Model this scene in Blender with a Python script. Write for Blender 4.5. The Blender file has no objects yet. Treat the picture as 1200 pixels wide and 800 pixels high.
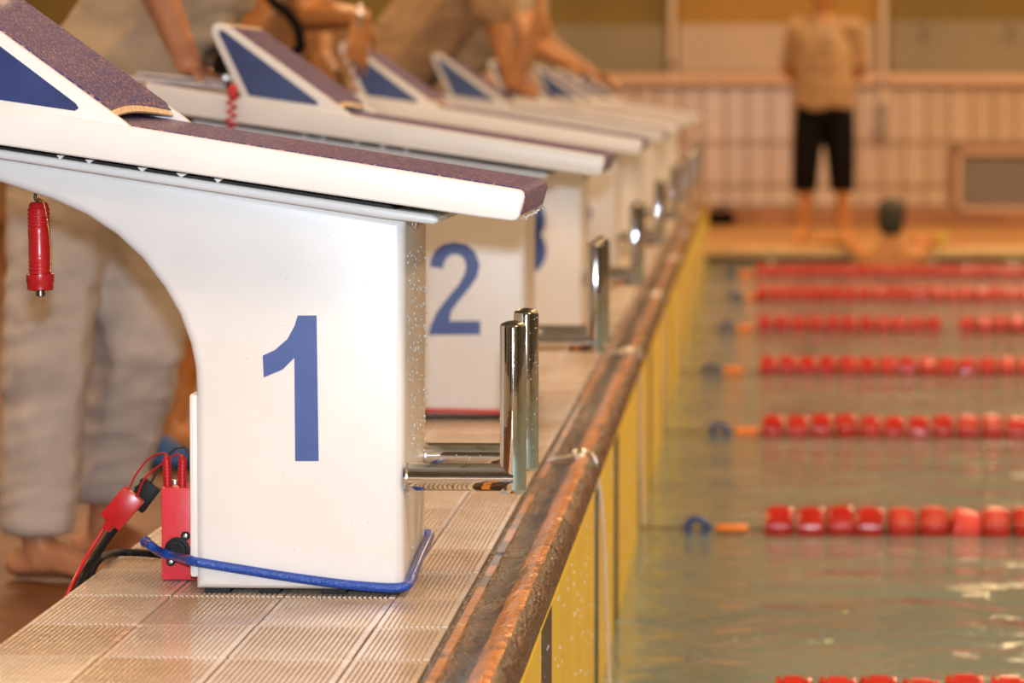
import bpy, bmesh, math, random
from mathutils import Vector, Matrix, noise
random.seed(7)
C = bpy.context.scene
COL = C.collection
PI = math.pi

# ------------------------------------------------------------ camera
FPX, HC = 4320.0, 0.62
PHI = math.atan(288 / FPX)
THE = math.atan(276 / FPX * math.cos(PHI))
cam = bpy.data.cameras.new('camera')
cam.sensor_width = 36
cam.lens = FPX / 1200 * 36
cam.clip_start = .1
cam.clip_end = 200
cam.dof.use_dof = True
cam.dof.focus_distance = 4.6
cam.dof.aperture_fstop = 5.9
co = bpy.data.objects.new('camera', cam)
co.location = (0, 0, HC)
co.rotation_euler = (PI / 2 - PHI, 0, THE)
COL.objects.link(co)
C.camera = co
C.view_settings.view_transform = 'Standard'
C.view_settings.look = 'None'
C.view_settings.gamma = 1
C.view_settings.exposure = -0.28
C.cycles.use_denoising = True
C.cycles.max_bounces = 8
C.cycles.diffuse_bounces = 3
C.cycles.caustics_reflective = False
C.cycles.caustics_refractive = False
C.cycles.sample_clamp_indirect = 6

# ------------------------------------------------------------ lights
W = bpy.data.worlds.new('world')
C.world = W
W.use_nodes = True
W.node_tree.nodes['Background'].inputs[0].default_value = (1.0, .68, .40, 1)
W.node_tree.nodes['Background'].inputs[1].default_value = .45

def area(name, loc, sx, sy, power, color, rot=(0, 0, 0), shape='RECTANGLE'):
    l = bpy.data.lights.new(name, 'AREA')
    l.shape = shape
    l.size = sx
    if shape == 'RECTANGLE':
        l.size_y = sy
    l.energy = power
    l.color = color
    o = bpy.data.objects.new(name, l)
    o.location = loc
    o.rotation_euler = rot
    COL.objects.link(o)
    return o

# the photographer's flash, on top of the camera
area('flash_lamp', (0, .02, HC + .105), .05, .05, 205, (.84, .95, 1.06), (PI / 2 - PHI, 0, THE), 'DISK')
WARM = (1.0, .64, .34)
LAMPS = [(x, y) for x in (-3.2, 2.2, 7.6) for y in (-5.0, 1.5, 7.0, 12.5, 18.0, 23.5)]
LAMP_W = {-5.0: 260, 1.5: 170, 7.0: 190, 12.5: 220, 18.0: 240, 23.5: 260}
ZC = 4.6
for x, y in LAMPS:
    area('hall_lamp_light', (x, y, ZC - .16), 1.5, 1.2, LAMP_W[y] * (1.5 if x > 5 else 1), WARM)

# ------------------------------------------------------------ pixel -> place, at a given depth
_r = Vector((math.cos(THE), math.sin(THE), 0))
_f = Vector((-math.sin(THE) * math.cos(PHI), math.cos(THE) * math.cos(PHI), -math.sin(PHI)))
_u = Vector((-math.sin(THE) * math.sin(PHI), math.cos(THE) * math.sin(PHI), math.cos(PHI)))
def U(px, py, Y):
    d = _r * ((px - 600) / FPX) + _u * ((400 - py) / FPX) + _f
    d = d * (Y / d.y)
    return Vector((d.x, Y, d.z + HC))

# ------------------------------------------------------------ materials
def mat(name, col, rough=.5, metal=0, coat=0, noise_s=None, col2=None, bump=0, bump_s=60, stretch=(1, 1, 1),
        spec=.5, lo=.4, hi=.6, rough2=None):
    m = bpy.data.materials.new(name)
    m.use_nodes = True
    nt = m.node_tree
    b = nt.nodes['Principled BSDF']
    b.inputs['Base Color'].default_value = (*col, 1)
    b.inputs['Roughness'].default_value = rough
    b.inputs['Metallic'].default_value = metal
    b.inputs['Coat Weight'].default_value = coat
    b.inputs['Coat Roughness'].default_value = .08
    b.inputs['Specular IOR Level'].default_value = spec
    tc = nt.nodes.new('ShaderNodeTexCoord')
    mp = nt.nodes.new('ShaderNodeMapping')
    mp.inputs['Scale'].default_value = stretch
    nt.links.new(tc.outputs['Object'], mp.inputs['Vector'])
    if noise_s:
        n = nt.nodes.new('ShaderNodeTexNoise')
        n.inputs['Scale'].default_value = noise_s
        n.inputs['Detail'].default_value = 5
        n.inputs['Roughness'].default_value = .6
        nt.links.new(mp.outputs[0], n.inputs['Vector'])
        r = nt.nodes.new('ShaderNodeValToRGB')
        r.color_ramp.elements[0].position = lo
        r.color_ramp.elements[1].position = hi
        r.color_ramp.elements[0].color = (*col, 1)
        r.color_ramp.elements[1].color = (*(col2 or col), 1)
        nt.links.new(n.outputs['Fac'], r.inputs['Fac'])
        nt.links.new(r.outputs['Color'], b.inputs['Base Color'])
        if rough2 is not None:
            mr = nt.nodes.new('ShaderNodeMapRange')
            mr.inputs[1].default_value = lo
            mr.inputs[2].default_value = hi
            mr.inputs[3].default_value = rough
            mr.inputs[4].default_value = rough2
            nt.links.new(n.outputs['Fac'], mr.inputs[0])
            nt.links.new(mr.outputs[0], b.inputs['Roughness'])
    if bump:
        n2 = nt.nodes.new('ShaderNodeTexNoise')
        n2.inputs['Scale'].default_value = bump_s
        n2.inputs['Detail'].default_value = 3
        nt.links.new(mp.outputs[0], n2.inputs['Vector'])
        bp = nt.nodes.new('ShaderNodeBump')
        bp.inputs['Strength'].default_value = bump
        bp.inputs['Distance'].default_value = .01
        nt.links.new(n2.outputs['Fac'], bp.inputs['Height'])
        nt.links.new(bp.outputs['Normal'], b.inputs['Normal'])
    return m

M = {}
M['white'] = mat('white_gelcoat', (.72, .715, .71), .32, noise_s=7, col2=(.69, .685, .68), bump=.02, bump_s=25, spec=.35)
M['cream'] = mat('cream_edge', (.80, .62, .42), .5, noise_s=90, col2=(.62, .42, .26), bump=.3, bump_s=300)
M['tread'] = mat('blue_grit_tread', (.030, .030, .27), .6, noise_s=250, col2=(.62, .34, .30), bump=.9, bump_s=400, lo=.53, hi=.60, coat=.15)  # orange speckle paints the warm light caught by the grit
M['blue'] = mat('blue_panel', (.008, .020, .115), .30, noise_s=14, col2=(.013, .030, .15), bump=.02, bump_s=30)
M['digit'] = mat('blue_numeral', (.020, .050, .24), .4, noise_s=20, col2=(.026, .060, .27))
M['black'] = mat('black_rubber', (.008, .008, .009), .55, bump=.1, spec=.2)
M['chrome'] = mat('polished_steel', (.78, .78, .78), .06, 1, bump=.03, bump_s=30)
M['steel'] = mat('brushed_steel', (.60, .58, .55), .28, 1, bump=.1, bump_s=80)
M['capdark'] = mat('dark_steel', (.22, .20, .18), .3, 1)
M['red'] = mat('red_plastic', (.50, .014, .020), .28, noise_s=30, col2=(.44, .011, .016))
M['redbox'] = mat('red_enamel', (.70, .045, .065), .38, noise_s=25, col2=(.64, .035, .05), bump=.05)
M['bluecord'] = mat('blue_cord', (.008, .06, .36), .3, bump=.3, bump_s=300, coat=.3)
M['redcord'] = mat('red_cord', (.50, .04, .03), .4)
M['gold'] = mat('gold_chain', (.85, .55, .22), .25, 1)
M['tile'] = mat('ribbed_tile', (.70, .61, .53), .20, noise_s=5, col2=(.52, .42, .33), bump=.12, bump_s=40, coat=.4, rough2=.38)
M['groove'] = mat('groove_dirt', (.26, .13, .05), .14, noise_s=12, col2=(.40, .27, .15), coat=.5)
M['tile2'] = mat('ribbed_tile_worn', (.62, .51, .40), .18, noise_s=6, col2=(.46, .34, .22), bump=.12, bump_s=40, coat=.4, rough2=.35)
M['tile3'] = mat('ribbed_tile_pale', (.74, .67, .59), .22, noise_s=5, col2=(.56, .47, .39), bump=.12, bump_s=40, coat=.4)
M['grout'] = mat('tile_grout', (.62, .48, .33), .5, noise_s=40, col2=(.42, .29, .17), bump=.3)
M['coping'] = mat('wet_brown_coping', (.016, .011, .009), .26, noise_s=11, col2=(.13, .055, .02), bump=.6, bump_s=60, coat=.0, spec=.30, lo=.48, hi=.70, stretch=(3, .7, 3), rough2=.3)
M['ridge'] = mat('ridge_painted_highlight', (.58, .20, .015), .20, noise_s=8, col2=(.08, .035, .016), bump=.6, bump_s=60, coat=.2, spec=.4, lo=.48, hi=.66, stretch=(2, .6, 2), rough2=.3)  # orange lamp highlight along the coping's crest, painted in as colour
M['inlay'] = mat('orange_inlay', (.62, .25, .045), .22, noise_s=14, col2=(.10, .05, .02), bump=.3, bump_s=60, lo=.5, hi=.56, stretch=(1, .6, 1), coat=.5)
M['yellow'] = mat('yellow_pad', (.82, .58, .02), .34, noise_s=6, col2=(.88, .66, .03), bump=.12, bump_s=50, coat=.1, spec=.3)
M['padblack'] = mat('pad_black', (.018, .014, .012), .4)
M['deck'] = mat('brown_deck', (.15, .058, .020), .5, noise_s=3, col2=(.085, .032, .012), bump=.15, bump_s=20, spec=.12)
M['deckf'] = mat('ochre_deck', (.52, .27, .09), .35, noise_s=2, col2=(.42, .19, .06), bump=.1, bump_s=20)
M['edge'] = mat('pale_pool_edge', (.66, .44, .20), .3, noise_s=4, col2=(.55, .34, .14))
M['wtile'] = mat('beige_wall_tile', (.52, .39, .265), .22, noise_s=1.5, col2=(.46, .34, .225))
M['wtile2'] = mat('beige_wall_tile_dark', (.48, .355, .24), .22, noise_s=1.5, col2=(.43, .31, .205))
M['wgrout'] = mat('brown_wall_grout', (.27, .16, .085), .7)
M['ledge'] = mat('pink_beige_ledge', (.55, .37, .27), .5)
M['ochre'] = mat('ochre_plaster', (.30, .175, .03), .75, noise_s=1.2, col2=(.36, .20, .04))
M['olive'] = mat('olive_plaster', (.15, .105, .02), .75, noise_s=1.2, col2=(.19, .13, .028))
M['greypan'] = mat('grey_green_panel', (.21, .185, .12), .6, noise_s=1, col2=(.25, .21, .135))
M['beigepan'] = mat('beige_panel', (.42, .31, .20), .3, noise_s=1, col2=(.47, .35, .23))
M['skirt'] = mat('orange_brown_skirting', (.36, .17, .07), .4, noise_s=4, col2=(.28, .12, .045))
M['pole'] = mat('pale_pipe', (.62, .50, .40), .4)
M['grey'] = mat('grey_metal', (.24, .19, .16), .5)
M['ceil'] = mat('ceiling_paint', (.40, .33, .26), .8)
M['wallside'] = mat('side_wall_paint', (.46, .42, .37), .6, noise_s=1, col2=(.38, .35, .31))
M['darkpanel'] = mat('dark_panel_gloss', (.012, .014, .016), .05)
M['poolfloor'] = mat('pale_pool_tile', (.80, .80, .66), .5, noise_s=1.2, col2=(.62, .72, .62))
M['lane'] = mat('dark_lane_mark', (.04, .09, .10), .5)
M['disc'] = mat('red_float', (.50, .020, .008), .26, noise_s=20, col2=(.42, .014, .008), coat=.3)
M['disc2'] = mat('pink_red_float', (.68, .075, .07), .3, coat=.3)
M['orange'] = mat('orange_sleeve', (.90, .26, .04), .3)
M['bluering'] = mat('blue_ring', (.02, .06, .24), .35)
M['rope'] = mat('dark_cable', (.12, .08, .05), .5)
M['skin'] = mat('skin_light', (.50, .235, .125), .42, noise_s=12, col2=(.42, .185, .095), bump=.06, bump_s=90)
M['skin2'] = mat('skin_tanned', (.50, .22, .07), .42, noise_s=10, col2=(.40, .165, .05), bump=.06, bump_s=90)
M['shirt'] = mat('beige_shirt', (.40, .31, .21), .8, noise_s=9, col2=(.34, .26, .17), bump=.5, bump_s=12)
M['shirt2'] = mat('tan_shirt', (.38, .24, .12), .8, noise_s=6, col2=(.33, .2, .1), bump=.5, bump_s=10)
M['pants'] = mat('stone_trousers', (.56, .50, .46), .85, noise_s=9, col2=(.48, .43, .39), bump=.5, bump_s=300)
M['blackcloth'] = mat('black_cloth', (.006, .005, .005), .8, spec=.08)
M['hair'] = mat('dark_hair', (.015, .010, .008), .5, bump=.5, bump_s=150)
M['hairb'] = mat('brown_hair', (.10, .05, .02), .5, bump=.5, bump_s=150)
M['lips'] = mat('lip_skin', (.42, .10, .07), .4)
M['eye'] = mat('eye_white', (.7, .66, .6), .2)
M['silver'] = mat('silver_band', (.9, .9, .92), .12, 1)
M['lime'] = mat('lime_band', (.45, .55, .03), .5)
M['bluecloth'] = mat('blue_rubber', (.008, .06, .22), .5)
M['paper'] = mat('printed_paper', (.62, .58, .62), .6, noise_s=30, col2=(.45, .42, .50), stretch=(1, 4, 1))
M['board'] = mat('light_wood_board', (.60, .38, .20), .5, noise_s=6, col2=(.5, .3, .15), stretch=(1, 8, 1))
M['lampbody'] = mat('lamp_housing', (.6, .58, .52), .4)
# droplets of water
m = bpy.data.materials.new('water_drop'); m.use_nodes = True
b = m.node_tree.nodes['Principled BSDF']
b.inputs['Base Color'].default_value = (.95, .97, 1, 1)
b.inputs['Transmission Weight'].default_value = .55
b.inputs['Roughness'].default_value = .03
b.inputs['IOR'].default_value = 1.33
M['drop'] = m
# pool water
m = bpy.data.materials.new('pool_water'); m.use_nodes = True
nt = m.node_tree
nt.nodes.clear()
out = nt.nodes.new('ShaderNodeOutputMaterial')
mix = nt.nodes.new('ShaderNodeMixShader')
tp = nt.nodes.new('ShaderNodeBsdfTransparent'); tp.inputs[0].default_value = (.80, .86, .74, 1)
df = nt.nodes.new('ShaderNodeBsdfDiffuse'); df.inputs[0].default_value = (.36, .49, .50, 1)      # murk of churned water
tr = nt.nodes.new('ShaderNodeMixShader'); tr.inputs[0].default_value = .55
nt.links.new(tp.outputs[0], tr.inputs[1]); nt.links.new(df.outputs[0], tr.inputs[2])
gl = nt.nodes.new('ShaderNodeBsdfGlossy'); gl.inputs['Roughness'].default_value = .05
gl.inputs[0].default_value = (.92, .95, .9, 1)
fr = nt.nodes.new('ShaderNodeFresnel'); fr.inputs[0].default_value = 1.33
tc = nt.nodes.new('ShaderNodeTexCoord')
mp = nt.nodes.new('ShaderNodeMapping'); mp.inputs['Scale'].default_value = (1.0, 1.3, 1)
n1 = nt.nodes.new('ShaderNodeTexNoise'); n1.inputs['Scale'].default_value = 3.2; n1.inputs['Detail'].default_value = 5
n1.inputs['Distortion'].default_value = .6
bp = nt.nodes.new('ShaderNodeBump'); bp.inputs['Strength'].default_value = .5; bp.inputs['Distance'].default_value = .035
nt.links.new(tc.outputs['Object'], mp.inputs[0]); nt.links.new(mp.outputs[0], n1.inputs['Vector'])
nt.links.new(n1.outputs['Fac'], bp.inputs['Height'])
for q in (gl, fr):
    nt.links.new(bp.outputs[0], q.inputs['Normal'])
nt.links.new(fr.outputs[0], mix.inputs[0]); nt.links.new(tr.outputs[0], mix.inputs[1]); nt.links.new(gl.outputs[0], mix.inputs[2])
nt.links.new(mix.outputs[0], out.inputs[0])
M['water'] = m
# luminous lamp glass
m = bpy.data.materials.new('lamp_glow'); m.use_nodes = True
b = m.node_tree.nodes['Principled BSDF']
b.inputs['Emission Color'].default_value = (1, .66, .36, 1); b.inputs['Emission Strength'].default_value = 6
M['glow'] = m

# ------------------------------------------------------------ helpers
def tag(o, label=None, cat=None, group=None, kind=None):
    if label: o['label'] = label
    if cat: o['category'] = cat
    if group: o['group'] = group
    if kind: o['kind'] = kind
    return o

def empty(name, loc, label=None, cat=None, group=None):
    o = bpy.data.objects.new(name, None)
    o.empty_display_size = .1
    o.location = loc
    COL.objects.link(o)
    return tag(o, label, cat, group)

def wloc(o):
    v = Vector(o.location)
    while o.parent:
        o = o.parent
        v += Vector(o.location)
    return v

def obj(name, me, material=None, parent=None, origin=None, smooth=None):
    """me: bmesh or mesh given in world coordinates; the object's origin is put at `origin`."""
    if isinstance(me, bmesh.types.BMesh):
        bm = me
        bmesh.ops.recalc_face_normals(bm, faces=bm.faces)
        me = bpy.data.meshes.new(name)
        bm.to_mesh(me)
        bm.free()
    o = bpy.data.objects.new(name, me)
    if origin is None:
        origin = wloc(parent) if parent else Vector((0, 0, 0))
    origin = Vector(origin)
    me.transform(Matrix.Translation(-origin))
    if parent:
        o.parent = parent
        o.location = origin - wloc(parent)
    else:
        o.location = origin
    if material is not None and not me.materials:
        me.materials.append(material)
    if smooth is not None:
        me.shade_smooth()
        me.set_sharp_from_angle(angle=math.radians(smooth))
    COL.objects.link(o)
    return o

def copy_tree(o, parent=None):
    c = o.copy()
    COL.objects.link(c)
    c.parent = parent
    for ch in list(o.children):
        copy_tree(ch, c)
    return c

def box(bm, x0, x1, y0, y1, z0, z1, bev=0, seg=2):
    t = bmesh.new()
    bmesh.ops.create_cube(t, size=1)
    for v in t.verts:
        v.co = Vector(((x0 + x1) / 2 + v.co.x * (x1 - x0), (y0 + y1) / 2 + v.co.y * (y1 - y0), (z0 + z1) / 2 + v.co.z * (z1 - z0)))
    if bev:
        bmesh.ops.bevel(t, geom=t.edges[:], offset=bev, segments=seg, profile=.5, affect='EDGES')
    merge(bm, t)
    return bm

def merge(bm, t, mtx=None):
    me = bpy.data.meshes.new('t')
    t.to_mesh(me)
    t.free()
    if mtx is not None:
        me.transform(mtx)
    bm.from_mesh(me)
    bpy.data.meshes.remove(me)

def boxm(x0, x1, y0, y1, z0, z1, bev=0, seg=2):
    return box(bmesh.new(), x0, x1, y0, y1, z0, z1, bev, seg)

def prism(pts, y0, y1, bev=0, seg=3, bm=None):
    """pts (x,z) outline extruded along y; bevels the two rims."""
    t = bmesh.new()
    a = [t.verts.new((x, y0, z)) for x, z in pts]
    f = t.faces.new(a)
    r = bmesh.ops.extrude_face_region(t, geom=[f])
    vs = [e for e in r['geom'] if isinstance(e, bmesh.types.BMVert)]
    for v in vs:
        v.co.y = y1
    bmesh.ops.recalc_face_normals(t, faces=t.faces)
    if bev:
        es = [e for e in t.edges if abs(e.verts[0].co.y - e.verts[1].co.y) < 1e-6]
        bmesh.ops.bevel(t, geom=es, offset=bev, segments=seg, profile=.5, affect='EDGES', clamp_overlap=True)
    big = [f for f in t.faces if len(f.verts) > 4]
    bmesh.ops.triangulate(t, faces=big)
    if bm is None:
        return t
    merge(bm, t)
    return bm

def tube(pts, r, n=10, bm=None, caps=True, closed=False):
    """round tube through points; r scalar or list."""
    bm = bm or bmesh.new()
    pts = [Vector(p) for p in pts]
    N = len(pts)
    rr = r if isinstance(r, (list, tuple)) else [r] * N
    prev = None
    rings = []
    for i, p in enumerate(pts):
        if closed:
            d = (pts[(i + 1) % N] - pts[i - 1]).normalized()
        else:
            d = (pts[min(i + 1, N - 1)] - pts[max(i - 1, 0)]).normalized()
        if prev is None:
            ref = Vector((0, 0, 1)) if abs(d.z) < .9 else Vector((1, 0, 0))
            a = d.cross(ref).normalized()
        else:
            a = (prev - d * prev.dot(d)).normalized()
        prev = a
        b = d.cross(a)
        rings.append([bm.verts.new(p + (a * math.cos(2 * PI * k / n) + b * math.sin(2 * PI * k / n)) * rr[i]) for k in range(n)])
    for i in range(N if closed else N - 1):
        A, B = rings[i], rings[(i + 1) % N]
        for k in range(n):
            bm.faces.new((A[k], A[(k + 1) % n], B[(k + 1) % n], B[k]))
    if caps and not closed:
        bm.faces.new(rings[0][::-1])
        bm.faces.new(rings[-1])
    return bm

def smooth_path(pts, k=6):
    pts = [Vector(p) for p in pts]
    out = []
    for i in range(len(pts) - 1):
        p0, p1, p2, p3 = pts[max(i - 1, 0)], pts[i], pts[i + 1], pts[min(i + 2, len(pts) - 1)]
        for j in range(k):
            t = j / k
            out.append(.5 * ((2 * p1) + (p2 - p0) * t + (2 * p0 - 5 * p1 + 4 * p2 - p3) * t * t + (3 * p1 - p0 - 3 * p2 + p3) * t ** 3))
    out.append(pts[-1])
    return out

def lathe(prof, base, axis=(0, 0, 1), n=24, bm=None):
    """prof (r, h) along axis from base."""
    ax = Vector(axis).normalized()
    pts = [Vector(base) + ax * h for r, h in prof]
    bm = bm or bmesh.new()
    ref = Vector((0, 1, 0)) if abs(ax.y) < .9 else Vector((1, 0, 0))
    a = ax.cross(ref).normalized()
    b = ax.cross(a)
    rings = []
    for (r, h), p in zip(prof, pts):
        rings.append([bm.verts.new(p + (a * math.cos(2 * PI * k / n) + b * math.sin(2 * PI * k / n)) * max(r, 1e-5)) for k in range(n)])
    for A, B in zip(rings, rings[1:]):
        for k in range(n):
            bm.faces.new((A[k], A[(k + 1) % n], B[(k + 1) % n], B[k]))
    bm.faces.new(rings[0][::-1])
    bm.faces.new(rings[-1])
    return bm

# ------------------------------------------------------------ the setting
XE, XT, XP, XL = -.262, -.344, -.2525, -.848      # coping edge, tile edge, pad face, plinth's land side
ZD, ZW = -.33, -.41                            # hall deck, water level
YF = 23.0                                      # far side of the pool
YB = 27.4                                      # far wall

def struct(name, bm, m, parent=None, smooth=None):
    o = obj(name, bm, m, parent, smooth=smooth)
    if parent is None:
        o['kind'] = 'structure'
    return o

# hall deck on the land side and beyond the pool
struct('floor', boxm(-6.6, XL, -9, YB, ZD - .3, ZD), M['deck'])
struct('floor.001', boxm(XL, 15, YF + .35, YB, ZD - .3, ZD), M['deckf'])
edge = struct('trim_1', bmesh.new(), M['edge'])
x = XL
while x < 9.5:                                   # pale edge stones along the far rim
    obj('edge_stone', boxm(x + .004, x + .496, YF, YF + .35, ZD - .3, ZD + .004, .006, 1), M['edge'], edge)
    x += .5
# pool basin
struct('floor.002', boxm(-.3, 15, -9, YF, -1.9, -1.7), M['poolfloor'])
for k in range(1, 9):
    y = 4.95 + 2.5 * (k - 1)
    struct('trim_%d' % (k + 1), boxm(1.0, 14, y - .12, y + .12, -1.7, -1.694), M['lane'])
struct('wall_pool_end', boxm(-.3, XE - .001, -9, YF, -2.0, -.06), M['poolfloor'])
struct('wall_pool_far', boxm(-.3, 15, YF, YF + .2, -2.0, ZD - .05), M['poolfloor'])
w = struct('pool_water', boxm(XE, 15, -9, YF, ZW - .001, ZW), M['water'])
# plinth that carries the blocks
pl = struct('floor_plinth', boxm(XL, XE - .002, -9, YF + .3, ZD - .02, -.0079), M['grout'])

def rib_tile(wd, ln, ribs):
    bm = bmesh.new()
    mg = .005
    zt, zb, z0 = .0, -.0030, -.008
    p = (wd - 2 * mg) / ribs
    prof = [(0, z0), (0, zt)]
    for i in range(ribs):
        a = mg + i * p
        prof += [(a + p * .08, zt), (a + p * .22, zb), (a + p * .48, zb), (a + p * .62, zt)]
    prof += [(wd, zt), (wd, z0)]
    r0 = [bm.verts.new((x, 0, z)) for x, z in prof]
    r1 = [bm.verts.new((x, ln, z)) for x, z in prof]
    for i in range(len(prof) - 1):
        bm.faces.new((r0[i], r0[i + 1], r1[i + 1], r1[i]))
    bm.faces.new(r0[::-1]); bm.faces.new(r1)
    bmesh.ops.recalc_face_normals(bm, faces=bm.faces)
    for f in bm.faces:
        zz = [v.co.z for v in f.verts]
        if len(f.verts) == 4 and min(zz) > -.0035 and min(zz) < -.002 and sum(zz) / 4 < -.0028:
            f.material_index = 1
    return bm
cols = [(-.843, .129, 19), (-.7105, .137, 20), (-.5705, .137, 20), (-.4305, .083, 12)]
tile_me = {}
for ci, (x0, wd, nr) in enumerate(cols):
    bm = rib_tile(wd, .246, nr)
    me = bpy.data.meshes.new('ribbed_tile'); bm.to_mesh(me); bm.free()
    vs = []
    for mm in ('tile', 'tile2', 'tile3'):
        c = me.copy(); c.materials.append(M[mm]); c.materials.append(M['groove']); vs.append(c)
    tile_me[ci] = vs
far_tiles = bmesh.new()
ymax_single = 11.0
y = 2.52
row = 0
while y < YF:
    for ci, (x0, wd, nr) in enumerate(cols):
        yy = y
        if yy < ymax_single:
            o = bpy.data.objects.new('ribbed_tile', random.choice(tile_me[ci]))
            o.parent = pl
            o.location = (x0, yy, random.uniform(-.0006, .0004))
            o.rotation_euler = (random.uniform(-.002, .002), random.uniform(-.004, .004), 0)
            COL.objects.link(o)
        else:
            t = rib_tile(wd, .246, 6)
            merge(far_tiles, t, Matrix.Translation((x0, yy, 0)))
    y += .25
    row += 1
o = obj('ribbed_tile', far_tiles, M['tile'], pl); o.data.materials.append(M['groove'])
o['kind'] = 'stuff'

# coping: rounded wet lip, in lengths
def coping_piece(y0, y1):
    prof = [(XT, -.03), (XT, -.001), (XT + .012, -.0015), (XT + .022, -.0045), (XT + .036, -.003), (XT + .045, .003), (XT + .054, .0115), (XT + .062, .0145),
            (XT + .070, .0125), (XT + .078, .005), (XT + .083, -.008), (XT + .0845, -.022), (XT + .080, -.036), (XT + .070, -.045), (XT + .05, -.045)]
    prof = [(XT + (x - XT) * 1.15, z) for x, z in prof]
    bm = bmesh.new()
    n = max(2, int((y1 - y0) / (.012 if y0 < 7 else .03)))
    rings = []
    for i in range(n + 1):
        y = y0 + (y1 - y0) * i / n
        ring = []
        for j, (x, z) in enumerate(prof):
            d = noise.noise((x * 160, y * 45, z * 120)) * .0016 + noise.noise((x * 40, y * 9, 3)) * .0018
            if j < 2 or j > 12: d = 0
            ring.append(bm.verts.new((x, y, z + d)))
        rings.append(ring)
    for A, B in zip(rings, rings[1:]):
        for k in range(len(prof) - 1):
            f = bm.faces.new((A[k], A[k + 1], B[k + 1], B[k]))
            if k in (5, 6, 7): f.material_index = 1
    bm.faces.new(rings[0]); bm.faces.new(rings[-1][::-1])
    return bm
y = 2.45
while y < YF:
    y1 = min(y + 1.25, YF)
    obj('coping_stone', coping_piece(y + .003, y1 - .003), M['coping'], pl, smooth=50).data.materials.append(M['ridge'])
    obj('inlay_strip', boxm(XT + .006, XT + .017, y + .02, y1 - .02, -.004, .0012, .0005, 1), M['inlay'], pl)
    y = y1

# far wall
def PX(px): return (px - 876) / FPX * YB
def PZ(py): return HC - (py - 112) / FPX * YB
wf = struct('wall_far', boxm(-6.6, 15, YB + .012, YB + .2, ZD, ZC), M['wgrout'])
zr = [(PZ(242), PZ(218)), (PZ(217), PZ(168)), (PZ(167), PZ(101))]
wt = {}
x = -3.3
k = 0
while x < 3.6:
    for r, (za, zb) in enumerate(zr):
        if r not in wt:
            mm = []
            for mt in ('wtile', 'wtile2'):
                b_ = boxm(.007, .158, -.012, .0, 0, zb - za - .013, .004, 1)
                me = bpy.data.meshes.new('wall_tile'); b_.to_mesh(me); b_.free(); me.materials.append(M[mt]); mm.append(me)
            wt[r] = mm
        if 1.54 < x + .08 < 2.35 and r < 2:
            continue
        o = bpy.data.objects.new('wall_tile', random.choice(wt[r]))
        o.parent = wf; o.location = (x, YB + .012, za + .006)
        COL.objects.link(o)
    x += .165
    k += 1
struct('trim_20', boxm(-6.5, 14, YB - .05, YB + .012, PZ(100), PZ(86), .008, 2), M['ledge'])
struct('baseboard_far', boxm(-6.5, 14, YB - .06, YB + .012, ZD, PZ(243), .01, 2), M['skirt'])
obj('wall_panel', boxm(-2.8, PX(782), YB - .015, YB + .012, PZ(85), PZ(30), .004, 1), M['greypan'], wf)
obj('wall_panel', boxm(PX(794), PX(1024), YB - .015, YB + .012, PZ(85), PZ(29), .004, 1), M['beigepan'], wf)
obj('wall_panel', boxm(PX(1040), 3.5, YB - .015, YB + .012, PZ(85), PZ(26), .004, 1), M['greypan'], wf)
obj('plaster_band', boxm(-6.5, PX(782), YB - .005, YB + .012, PZ(30), ZC), M['olive'], wf)
obj('plaster_band', boxm(PX(782), PX(1036), YB - .005, YB + .012, PZ(29), ZC), M['ochre'], wf)
obj('plaster_band', boxm(PX(1036), 15, YB - .005, YB + .012, PZ(26), ZC), M['olive'], wf)
struct('wall_left', boxm(-6.8, -6.6, -9, YB, ZD, ZC), M['wallside'])
struct('wall_right', boxm(15, 15.2, -9, YB, -2, ZC), M['wallside'])
struct('wall_back', boxm(-6.8, 15.2, -9.2, -9, -2, ZC), M['wallside'])
wn = 1
for y in (-6.5, -2.5, 1.5, 5.5, 9.5, 13.5, 17.5, 21.5):       # unseen dark panels, added to streak the reflections in the steel grips
    for xa, xb in ((14.93, 15.0), (-6.6, -6.55)):
        if xa < 0 and y > 5: continue
        struct('added_dark_panel_%d' % wn, boxm(xa, xb, y - 1.3, y + 1.3, .5, 3.6, .01, 1), M['darkpanel']); wn += 1
for x in (-4.5, -.9, 2.7, 6.3, 9.9, 13.2):  # more of the added dark panels, behind the camera
    struct('added_dark_panel_%d' % wn, boxm(x - 1.2, x + 1.2, -9.0, -8.93, .3, 3.8, .01, 1), M['darkpanel']); wn += 1
struct('ceiling', boxm(-6.8, 15.2, -9, YB, ZC, ZC + .2), M['ceil'])
for i, (x, y) in enumerate(LAMPS):
    o = obj('ceiling_lamp', boxm(x - .8, x + .8, y - .65, y + .65, ZC - .12, ZC, .02, 1), M['lampbody'], origin=(x, y, ZC))
    tag(o, 'warm ceiling lamp above the %s, %s from the camera' % ({-3.2: 'land side deck', 2.2: 'lane starts', 7.6: 'middle of the pool'}[x], ['behind the camera, sixth', 'first', 'second', 'third', 'fourth', 'fifth'][i % 6]), 'lamp', 'ceiling lamps of the swimming hall')

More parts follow.
